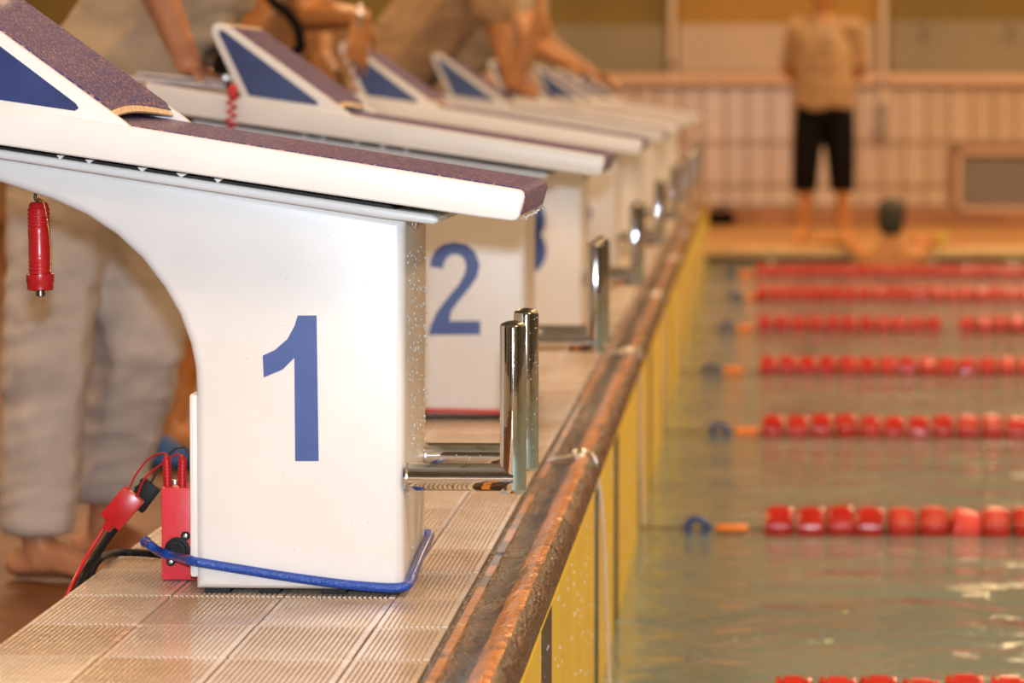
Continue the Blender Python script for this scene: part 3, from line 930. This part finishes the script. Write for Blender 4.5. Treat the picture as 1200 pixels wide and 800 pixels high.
def chain(bm, pts, sub=1):
    """pts: (Vector, radius or (rx,ry,rz)); filled with close-set ellipsoids so the limb tapers"""
    for (p, r), (q, s) in zip(pts, pts[1:]):
        p, q = Vector(p), Vector(q)
        r = Vector(r if isinstance(r, (tuple, list, Vector)) else (r,) * 3)
        s = Vector(s if isinstance(s, (tuple, list, Vector)) else (s,) * 3)
        st = max(min(min(r), min(s)) * .28, .002)
        n = max(1, int((q - p).length / st))
        for i in range(n + 1):
            t = i / n
            ell(bm, p.lerp(q, t), tuple(r.lerp(s, t)), None, sub)

def remesh(bm, name, voxel, smooth_it=4, mt=None, parent=None, wr=None):
    me = bpy.data.meshes.new(name); bm.to_mesh(me); bm.free()
    o = bpy.data.objects.new(name, me); COL.objects.link(o)
    md = o.modifiers.new('r', 'REMESH'); md.mode = 'VOXEL'; md.voxel_size = voxel; md.adaptivity = 0
    ms = o.modifiers.new('s', 'SMOOTH'); ms.factor = .5; ms.iterations = smooth_it
    dg = bpy.context.evaluated_depsgraph_get()
    m2 = bpy.data.meshes.new_from_object(o.evaluated_get(dg))
    bpy.data.objects.remove(o)
    if wr:                                                   # cloth folds as real relief
        amp, sc = wr
        nn = [v.normal.copy() for v in m2.vertices]
        for v, n in zip(m2.vertices, nn):
            c = v.co
            f = noise.noise((c.x * sc * .7 + c.z * sc * .5, c.y * sc * .5, c.z * sc * 1.6)) * .6 + (1 - abs(noise.noise((c.x * sc * 1.1 - c.z * sc * .9, c.y * sc, c.z * sc * 1.9))) * 2) * .5
            v.co = c + n * amp * f
    m2.materials.clear()
    r = obj(name, m2, mt, parent, smooth=80)
    return r

def hand(bm, w, d, up, side, s=1.0, curl=.5, spread=.08):
    """w wrist, d direction of the hand, up = back of the hand, side=+1 thumb along d x up"""
    d = Vector(d).normalized(); up = Vector(up); up = (up - d * up.dot(d)).normalized()
    lat = d.cross(up) * side
    w = Vector(w)
    for k, o in enumerate((-.027, -.009, .009, .027)):
        chain(bm, [(w + lat * o * .55 * s + d * .008, .014 * s), (w + d * .085 * s + lat * o * s, .0115 * s)])
    lens = (.066, .078, .074, .058)
    for k, o in enumerate((.029, .010, -.009, -.028)):      # index..little
        p = w + d * .088 * s + lat * o * s
        L_ = lens[k] * s
        a = 0; dd = d + lat * (o * 3.5 * spread / .08)
        dd.normalize()
        rr = .0088 * s * (.9 if k == 3 else 1)
        for j, (fr_, cu) in enumerate(((.45, .5), (.3, .9), (.25, .7))):
            a += cu * curl
            v = dd * math.cos(a) - up * math.sin(a)
            q = p + v * L_ * fr_
            chain(bm, [(p, rr), (q, rr * .92)])
            p = q; rr *= .92
    p = w + d * .02 * s + lat * .022 * s
    v = (d * .7 + lat * .75 - up * .25).normalized()
    q = p + v * .045 * s
    chain(bm, [(p, .014 * s), (q, .0105 * s)])
    v2 = (d * .95 + lat * .35 - up * .25 * (1 + curl)).normalized()
    chain(bm, [(q, .0105 * s), (q + v2 * .032 * s, .0085 * s)])

def foot(bm, ank, toe_dir, s=1.0, zf=ZD):
    d = Vector((toe_dir[0], toe_dir[1], 0)).normalized(); lat = Vector((-d.y, d.x, 0))
    g = Vector((ank[0], ank[1], zf))
    chain(bm, [(Vector(ank), .036 * s), (g + Vector((0, 0, .045)) + d * .01, .040 * s)])
    chain(bm, [(g - d * .045 * s + Vector((0, 0, .032)), .031 * s), (g + d * .05 * s + Vector((0, 0, .045)), (.038 * s, .038 * s, .040 * s)), (g + d * .13 * s + Vector((0, 0, .024)), (.042 * s, .042 * s, .022 * s))])
    for k, o in enumerate((.030, .013, -.003, -.018, -.031)):
        L_ = (.055, .050, .045, .038, .030)[k] * s
        a = g + d * .13 * s + lat * o * s + Vector((0, 0, .016))
        chain(bm, [(a, .013 * s if k == 0 else .010 * s), (a + d * L_ + Vector((0, 0, -.004)), .011 * s if k == 0 else .008 * s)])

def head(bm, c, face, s=1.0, up=(0, 0, 1)):
    f = Vector(face).normalized(); u = Vector(up); u = (u - f * u.dot(f)).normalized(); l = u.cross(f)
    R = Matrix((( l.x, f.x, u.x, 0), (l.y, f.y, u.y, 0), (l.z, f.z, u.z, 0), (0, 0, 0, 1)))
    c = Vector(c)
    ell(bm, c + u * .02 * s, (.074 * s, .092 * s, .095 * s), R, 3)
    ell(bm, c + f * .022 * s - u * .045 * s, (.057 * s, .066 * s, .066 * s), R, 3)
    ell(bm, c + f * .062 * s - u * .085 * s, (.026 * s, .024 * s, .022 * s), R)
    chain(bm, [(c + f * .088 * s + u * .012 * s, .009 * s), (c + f * .104 * s - u * .022 * s, .012 * s)])
    for k in (-1, 1):
        ell(bm, c + l * k * .076 * s - u * .005 * s - f * .005, (.010 * s, .018 * s, .030 * s), R)
        ell(bm, c + f * .078 * s + l * k * .030 * s + u * .028 * s, (.024 * s, .012 * s, .009 * s), R)
        ell(bm, c + f * .060 * s + l * k * .038 * s - u * .025 * s, (.022 * s, .018 * s, .022 * s), R)
    return f, u, l, R

def face_parts(c, fr_, root, s=1.0, hair='hairb'):
    f, u, l, R = fr_
    c = Vector(c)
    for k in (-1, 1):
        b_ = bmesh.new(); ell(b_, c + f * .081 * s + l * k * .031 * s + u * .010 * s, (.013 * s, .010 * s, .008 * s), R)
        ey = obj('eye', b_, M['eye'], root, smooth=80)
        b_ = bmesh.new(); ell(b_, c + f * .089 * s + l * k * .031 * s + u * .010 * s, (.005 * s, .003 * s, .005 * s), R)
        obj('iris', b_, M['hair'], ey, smooth=80)
    b_ = bmesh.new(); ell(b_, c + f * .083 * s - u * .052 * s, (.023 * s, .008 * s, .006 * s), R); ell(b_, c + f * .082 * s - u * .059 * s, (.019 * s, .008 * s, .006 * s), R)
    obj('lips', b_, M['lips'], root, smooth=80)
    b_ = bmesh.new()
    ell(b_, c + u * .036 * s - f * .016 * s, (.086 * s, .098 * s, .092 * s), R, 3)
    ell(b_, c - u * .03 * s - f * .045 * s, (.075 * s, .055 * s, .070 * s), R, 3)
    remesh(b_, 'hair', .006, 2, M[hair], root)

V = Vector
# --- person one: stone trousers, leaning on block two
Yp = 7.20
root = empty('person', (U(60, 690, 7.1).x, 7.1, ZD), 'person in stone coloured trousers and beige shirt leaning a straight arm on block two', 'person')
hipC = U(82, 165, 7.24)
hR, hL = U(74, 178, 7.15), U(92, 178, 7.33)
kR, aR = U(56, 410, 7.12), U(44, 655, 7.12)
kL, aL = U(163, 392, 7.30), U(120, 636, 7.42)
aR.z = ZD + .09; aL.z = ZD + .09
chest = U(235, -55, 7.24); nck = U(305, -170, 7.24); hd = U(355, -225, 7.24)
shR, shL = U(262, -130, 7.05), U(275, -130, 7.43)
elR, wrR = U(150, -70, 6.98), U(221, 76, 7.04)
elR = U(168, -55, 6.97)
shR = U(215, -170, 7.06)
elL, wrL = U(190, -55, 7.43), U(232, 72, 7.38)
bm = bmesh.new()
chain(bm, [(hipC, (.14, .16, .13)), (hipC.lerp(chest, .5), (.115, .145, .12)), (chest, (.13, .17, .13)), (nck, (.07, .08, .07))])
chain(bm, [(nck, .055), (hd, .05)])
fr1 = head(bm, hd + V((.02, 0, .05)), (.75, -.05, -.65))
for sh, el, wr in ((shR, elR, wrR), (shL, elL, wrL)):
    chain(bm, [(chest.lerp(nck, .5), .08), (sh, .058), (sh.lerp(el, .35), .050), (el, .038), (el.lerp(wr, .3), .041), (wr, .027)])
hand(bm, wrR, (.78, .0, -.45), (.45, -.1, .8), 1, 1.0, .25)
hand(bm, wrL, (.6, -.1, -.8), (.8, 0, .6), -1, 1.0, .6)
for hp_, kn, an in ((hR, kR, aR), (hL, kL, aL)):
    chain(bm, [(hipC.lerp(hp_, .8), .11), (hp_.lerp(kn, .3), .082), (kn, .056), (kn.lerp(an, .3), .056), (an, .036)])
foot(bm, aR, (.9, -.35)); foot(bm, aL, (.9, -.3))
remesh(bm, 'body', .006, 3, M['skin'], root)
face_parts(hd + V((.02, 0, .05)), fr1, root)
bm = bmesh.new()
chain(bm, [(hipC + V((-.01, 0, .06)), (.135, .17, .10)), (hipC, (.150, .175, .13))])
for hp_, kn, an, hem in ((hR, kR, aR, .97), (hL, kL, aL, .90)):
    e_ = kn.lerp(an, hem)
    k_w = 1.0 if hem > .95 else 1.12
    chain(bm, [(hipC.lerp(hp_, .9), .125), (hp_.lerp(kn, .45), .114 * k_w), (kn, .100 * k_w), (kn.lerp(e_, .5), (.093 * k_w, .08, .09)), (e_, (.082, .072, .012))])
remesh(bm, 'trousers', .010, 3, M['pants'], root, wr=(.010, 10))
bm = bmesh.new()
chain(bm, [(hipC + V((0, 0, .06)), (.160, .185, .09)), (hipC.lerp(chest, .5), (.160, .175, .15)), (chest, (.165, .20, .155)), (chest.lerp(nck, .75), (.10, .13, .10))])
for sh, el in ((shR, elR), (shL, elL)):
    chain(bm, [(chest.lerp(nck, .5), .09), (sh, .078), (sh.lerp(el, .6), .072)])
remesh(bm, 'shirt', .010, 3, M['shirt'], root, wr=(.010, 8))

# --- person two: tanned, black swimsuit, bent over block three
Yq = 9.68
root = empty('person', (U(205, 545, 9.6).x, 9.7, ZD), 'tanned person in a black swimsuit bending over block three, hand hanging', 'person')
hipC = U(262, 110, 9.72); chest = U(335, 0, 9.72); nck = U(375, -55, 9.72); hd = U(400, -85, 9.70)
kn1, an1 = U(238, 330, 9.60), U(204, 505, 9.62)
kn2, an2 = U(226, 330, 9.82), U(176, 505, 9.90)
an1.z = an2.z = ZD + .085
bm = bmesh.new()
chain(bm, [(hipC, (.13, .16, .13)), (hipC.lerp(chest, .5), (.105, .135, .115)), (chest, (.12, .16, .12)), (nck, (.06, .07, .06))])
chain(bm, [(nck, .052), (hd, .048)])
fr2 = head(bm, hd + V((.03, 0, .04)), (.85, -.1, -.5))
sh1 = U(350, -40, 9.56); el1 = U(352, 18, 9.45); wr1 = U(420, 24, 9.40)
el1 = U(362, 18, 9.58); wr1 = U(424, 20, 9.38)
chain(bm, [(chest, .07), (sh1, .058), (el1, .044), (el1.lerp(wr1, .35), .043), (wr1, .028)])
hand(bm, wr1, (-.14, -.12, -.98), (.6, -.75, .1), -1, .98, .22, .16)
sh2 = U(372, -35, 9.86); el2 = U(372, 70, 9.72); wr2 = U(404, 122, 9.62)
chain(bm, [(chest, .07), (sh2, .055), (el2, .042), (el2.lerp(wr2, .3), .042), (wr2, .028)])
hand(bm, wr2, (.8, -.2, -.35), (.3, 0, .9), -1, 1.0, .3)
for hp_, kn, an in ((hipC + V((0, -.09, -.04)), kn1, an1), (hipC + V((0, .09, -.04)), kn2, an2)):
    chain(bm, [(hp_, .10), (hp_.lerp(kn, .4), .085), (kn, .058), (kn.lerp(an, .3), .060), (an, .036)])
    foot(bm, an, (.9, -.3))
remesh(bm, 'body', .006, 3, M['skin2'], root)
face_parts(hd + V((.03, 0, .04)), fr2, root)
bm = bmesh.new()
chain(bm, [(hipC, (.142, .170, .125)), (hipC.lerp(chest, .35), (.122, .152, .118))])
remesh(bm, 'swimsuit', .008, 3, M['blackcloth'], root)
st = smooth_path([hipC.lerp(chest, .35) + V((.02, -.14, .03)), U(345, 62, 9.50), U(350, 36, 9.50), U(336, 14, 9.53), U(320, 2, 9.58), U(310, -15, 9.66)])
obj('strap', tube(st, .014, 8), M['blackcloth'], root, smooth=60)
wb = [wr1 + V((.000 + .03 * math.cos(t * PI / 8) * .2, .031 * math.cos(t * PI / 8), .031 * math.sin(t * PI / 8))) for t in range(16)]
obj('bracelet', tube(wb, .0045, 8, closed=True), M['silver'], root, smooth=60)
q = U(393, 50, 9.33)
b_ = bmesh.new(); ell(b_, wr1 + V((.0, -.034, .006)), (.012, .006, .012))
obj('watch_face', b_, M['silver'], root, smooth=80)
# blue shoe pair by person two
for (px, Y, wd) in ((172, 9.25, 'nearer'), (152, 9.55, 'farther')):
    c = U(px, 540, Y); c.z = ZD
    e = empty('clog', c, 'blue rubber clog standing on the hall deck behind block one, the %s one' % wd, 'shoe', 'blue clogs on the deck')
    b_ = bmesh.new()
    chain(b_, [(c + V((-.07, 0, .02)), (.035, .040, .016)), (c + V((.09, 0, .02)), (.045, .048, .016))])
    chain(b_, [(c + V((.02, 0, .055)), (.05, .045, .035)), (c + V((.10, 0, .035)), (.035, .042, .026))])
    remesh(b_, 'upper', .008, 2, M['bluecloth'], e)
    b_ = bmesh.new(); box(b_, c.x - .105, c.x + .135, c.y - .045, c.y + .045, ZD, ZD + .012, .005, 2)
    obj('sole', b_, M['padblack'], e)

# --- person three: tan shirt, chin on hand at block four
root = empty('person', (U(440, 446, 12.3).x, 12.25, ZD), 'person in tan shirt leaning an elbow on block four, hand at chin', 'person')
Yq = 12.25
hipC = U(432, 120, Yq); chest = U(525, 0, Yq); nck = U(580, -50, Yq); hd = U(612, -72, Yq - .05)
bm = bmesh.new()
chain(bm, [(hipC, (.14, .16, .12)), (chest, (.13, .17, .13)), (nck, (.065, .075, .065))])
chain(bm, [(nck, .052), (hd, .048)])
fr3 = head(bm, hd + V((.03, 0, .06)), (.95, -.1, -.2))
sh1 = U(572, -18, 12.06); el1 = U(601, 98, 11.98); wr1 = U(626, 24, 11.98)
wr1 = U(634, 20, 11.98)
chain(bm, [(chest.lerp(nck, .4), .08), (sh1, .056), (sh1.lerp(el1, .4), .044), (el1, .034), (el1.lerp(wr1, .35), .036), (wr1, .026)])
hand(bm, wr1, (-.1, 0, 1), (.9, -.2, 0), 1, 1.0, .9)
sh2 = U(578, -18, 12.44); el2 = U(612, 62, 12.45); wr2 = U(604, 98, 12.25)
chain(bm, [(chest.lerp(nck, .4), .08), (sh2, .058), (el2, .040), (wr2, .028)])
hand(bm, wr2, (.3, -.8, -.1), (0, 0, 1), -1, 1.0, .4)
for s_ in (-1, 1):
    hp_ = hipC + V((0, .09 * s_, -.04)); kn = V((hipC.x - .03, hipC.y + .1 * s_, ZD + .50)); an = V((hipC.x - .12, hipC.y + .11 * s_, ZD + .085))
    chain(bm, [(hp_, .10), (hp_.lerp(kn, .4), .082), (kn, .056), (kn.lerp(an, .3), .056), (an, .036)])
    foot(bm, an, (.95, -.1))
remesh(bm, 'body', .007, 3, M['skin2'], root)
face_parts(hd + V((.03, 0, .06)), fr3, root, hair='hair')
bm = bmesh.new()
chain(bm, [(hipC + V((0, 0, -.02)), (.165, .185, .10)), (hipC.lerp(chest, .5), (.165, .18, .15)), (chest, (.16, .20, .16)), (chest.lerp(nck, .75), (.10, .13, .10))])
for sh, el in ((sh1, el1), (sh2, el2)):
    chain(bm, [(chest.lerp(nck, .5), .09), (sh, .078), (sh.lerp(el, .25), .074)])
remesh(bm, 'shirt', .010, 3, M['shirt2'], root, wr=(.008, 9))
bm = bmesh.new()
chain(bm, [(hipC + V((0, 0, .02)), (.15, .175, .10)), (hipC + V((0, 0, -.08)), (.145, .17, .09))])
for s_ in (-1, 1):
    hp_ = hipC + V((0, .09 * s_, -.06)); kn = V((hipC.x - .03, hipC.y + .1 * s_, ZD + .50)); an = V((hipC.x - .12, hipC.y + .11 * s_, ZD + .085))
    chain(bm, [(hp_, .115), (kn, .082), (kn.lerp(an, .8), (.066, .066, .03))])
remesh(bm, 'trousers', .010, 3, M['pants'], root, wr=(.006, 10))

# --- person four: at block five, hand resting forward
root = empty('person', (U(560, 390, 14.9).x, 14.75, ZD), 'person in pale shirt at block five reaching a hand forward', 'person')
Yq = 14.75
hipC = U(500, 112, Yq); chest = U(580, 2, Yq); nck = U(618, -42, Yq); hd = U(640, -65, Yq)
bm = bmesh.new()
chain(bm, [(hipC, (.14, .16, .12)), (chest, (.13, .17, .13)), (nck, (.065, .075, .065))])
chain(bm, [(nck, .052), (hd, .048)])
fr4 = head(bm, hd + V((.03, 0, .06)), (.95, -.1, -.25))
sh1 = U(612, -18, 14.58); el1 = U(622, 52, 14.42); wr1 = U(662, 72, 14.40)
chain(bm, [(chest.lerp(nck, .4), .08), (sh1, .060), (el1, .044), (el1.lerp(wr1, .35), .044), (wr1, .029)])
hand(bm, wr1, (.9, -.1, -.35), (.3, 0, .9), 1, 1.05, .4)
sh2 = U(615, -18, 14.95); el2 = U(640, 50, 15.0); wr2 = U(690, 84, 14.95)
chain(bm, [(chest.lerp(nck, .4), .08), (sh2, .058), (el2, .042), (wr2, .028)])
hand(bm, wr2, (.9, -.2, -.3), (.3, 0, .9), -1, 1.0, .4)
for s_ in (-1, 1):
    hp_ = hipC + V((0, .09 * s_, -.04)); kn = V((hipC.x - .03, hipC.y + .1 * s_, ZD + .50)); an = V((hipC.x - .10, hipC.y + .11 * s_, ZD + .085))
    chain(bm, [(hp_, .10), (hp_.lerp(kn, .4), .082), (kn, .056), (kn.lerp(an, .3), .056), (an, .036)])
    foot(bm, an, (.95, -.1))
remesh(bm, 'body', .008, 3, M['skin2'], root)
face_parts(hd + V((.03, 0, .06)), fr4, root)
bm = bmesh.new()
chain(bm, [(hipC + V((0, 0, -.02)), (.155, .18, .10)), (hipC.lerp(chest, .5), (.15, .175, .14)), (chest, (.15, .19, .15)), (chest.lerp(nck, .75), (.10, .13, .10))])
for sh, el in ((sh1, el1), (sh2, el2)):
    chain(bm, [(chest.lerp(nck, .5), .09), (sh, .078), (sh.lerp(el, .4), .070)])
remesh(bm, 'shirt', .010, 3, M['shirt'], root, wr=(.008, 9))
bm = bmesh.new()
chain(bm, [(hipC + V((0, 0, .02)), (.15, .17, .10)), (hipC + V((0, 0, -.08)), (.14, .165, .09))])
for s_ in (-1, 1):
    hp_ = hipC + V((0, .09 * s_, -.06)); kn = V((hipC.x - .03, hipC.y + .1 * s_, ZD + .50)); an = V((hipC.x - .10, hipC.y + .11 * s_, ZD + .085))
    chain(bm, [(hp_, .112), (kn, .08), (kn.lerp(an, .8), (.066, .066, .03))])
remesh(bm, 'trousers', .010, 3, M['pants'], root)

# --- person five: standing on the far side
Yq = 24.4
g = U(965, 278, Yq); g.z = ZD
root = empty('person', g, 'person in beige polo shirt and black cropped trousers standing barefoot across the pool', 'person')
cx = g.x
bm = bmesh.new()
z = lambda h: ZD + h
hipC = V((cx, Yq, z(.95))); chest = V((cx - .01, Yq, z(1.28))); nck = V((cx - .01, Yq, z(1.47))); hd = V((cx - .01, Yq - .01, z(1.62)))
chain(bm, [(hipC, (.16, .11, .11)), (V((cx, Yq, z(1.10))), (.145, .105, .1)), (chest, (.165, .11, .12)), (V((cx, Yq, z(1.40))), (.13, .08, .07)), (nck, .056), (hd, .055)])
fr5 = head(bm, hd, (-.1, -1, -.05))
for s_ in (-1, 1):
    sh = V((cx + s_ * .185, Yq, z(1.40))); el = V((cx + s_ * .245, Yq + .08, z(1.11))); wr = V((cx + s_ * .09, Yq + .19, z(.98)))
    chain(bm, [(chest.lerp(nck, .6), .07), (sh, .062), (sh.lerp(el, .5), .052), (el, .042), (wr, .028)])
    hand(bm, wr, (-s_ * .85, .15, -.3), (0, 1, 0), s_, 1.0, .5)
    hp_ = V((cx + s_ * .09, Yq, z(.90))); kn = V((cx + s_ * .115, Yq - .01, z(.48))); an = V((cx + s_ * .135, Yq, z(.09)))
    chain(bm, [(hp_, .10), (kn, .058), (kn.lerp(an, .3), .058), (an, .036)])
    foot(bm, an, (s_ * .3, -1))
remesh(bm, 'body', .008, 3, M['skin2'], root)
face_parts(hd, fr5, root)
bm = bmesh.new()
chain(bm, [(V((cx, Yq, z(.88))), (.232, .155, .05)), (V((cx, Yq, z(1.10))), (.215, .16, .12)), (chest, (.22, .16, .13)), (V((cx, Yq, z(1.40))), (.16, .10, .075))])
for s_ in (-1, 1):
    sh = V((cx + s_ * .185, Yq, z(1.39))); el = V((cx + s_ * .245, Yq + .08, z(1.11)))
    chain(bm, [(V((cx + s_ * .1, Yq, z(1.38))), .085), (sh, .080), (sh.lerp(el, .75), .076)])
remesh(bm, 'polo_shirt', .010, 3, M['shirt2'], root, wr=(.006, 8))
bm = bmesh.new()
chain(bm, [(V((cx, Yq, z(.97))), (.18, .13, .06)), (V((cx, Yq, z(.84))), (.205, .145, .10))])
for s_ in (-1, 1):
    hp_ = V((cx + s_ * .09, Yq, z(.86))); kn = V((cx + s_ * .115, Yq - .01, z(.48))); e_ = V((cx + s_ * .122, Yq, z(.33)))
    chain(bm, [(hp_, .122), (hp_.lerp(kn, .55), .116), (kn, .104), (e_, (.092, .092, .02))])
remesh(bm, 'cropped_trousers', .010, 3, M['blackcloth'], root)
obj('neck_cord', tube(smooth_path([V((cx - .06, Yq - .07, z(1.47))), V((cx - .035, Yq - .135, z(1.36))), V((cx, Yq - .16, z(1.26))), V((cx + .03, Yq - .135, z(1.36))), V((cx + .05, Yq - .07, z(1.47)))]), .006, 6), M['grey'], root, smooth=60)

# --- person six: swimmer with arms on the far rim
Yq = 22.86
g = U(1046, 300, Yq); g.z = ZW
root = empty('person', g, 'dark haired swimmer in the water resting both arms on the far rim of the pool', 'person')
cx = g.x
hd = U(1045, 254, Yq)
bm = bmesh.new()
ch = V((cx, Yq, ZW - .10)); nk = V((cx, Yq, hd.z - .10))
chain(bm, [(V((cx, Yq - .1, ZW - .7)), (.15, .11, .1)), (V((cx, Yq - .03, ZW - .35)), (.14, .10, .1)), (ch, (.17, .11, .11)), (V((cx, Yq, ZW + .05)), (.15, .085, .06)), (nk, .055), (hd, .05)])
fr6 = head(bm, hd - V((0, 0, .01)), (.2, 1, .05), 1.05)
for s_, el, wr in ((-1, V((cx - .27, Yq + .17, ZD + .05)), V((cx - .47, Yq + .28, ZD + .045))), (1, V((cx + .17, Yq + .18, ZD + .05)), V((cx + .33, Yq + .30, ZD + .045)))):
    sh = V((cx + s_ * .175, Yq + .02, ZW + .03))
    chain(bm, [(ch + V((0, 0, .12)), .07), (sh, .062), (el, .046), (wr, .030)])
    hand(bm, wr, (s_ * .8, .4, -.05), (0, 0, 1), s_, 1.0, .15)
for s_ in (-1, 1):
    chain(bm, [(V((cx + s_ * .08, Yq - .1, ZW - .72)), .09), (V((cx + s_ * .09, Yq - .25, ZW - 1.1)), .056), (V((cx + s_ * .09, Yq - .1, ZW - 1.42)), .04)])
remesh(bm, 'body', .008, 3, M['skin2'], root)
f, u, l, R = fr6
c = hd - V((0, 0, .01))
for k in (-1, 1):
    b_ = bmesh.new(); ell(b_, c + f * .085 + l * k * .032 + u * .010, (.012, .010, .008), R)
    obj('eye', b_, M['eye'], root, smooth=80)
b_ = bmesh.new(); ell(b_, c + u * .030 - f * .008, (.092, .105, .100), R, 3); ell(b_, c - u * .02 - f * .038, (.088, .075, .085), R, 3)
remesh(b_, 'hair', .006, 2, M['hair'], root)
wr = V((cx + .33, Yq + .30, ZD + .045))
wd = V((.8, .4, -.05)).normalized(); sd = wd.cross(V((0, 0, 1))).normalized(); uu = sd.cross(wd)
obj('wrist_band', tube([wr - wd * .02 + (sd * math.cos(t * PI / 8) + uu * math.sin(t * PI / 8)) * .036 for t in range(16)], .012, 8, closed=True), M['lime'], root, smooth=60)
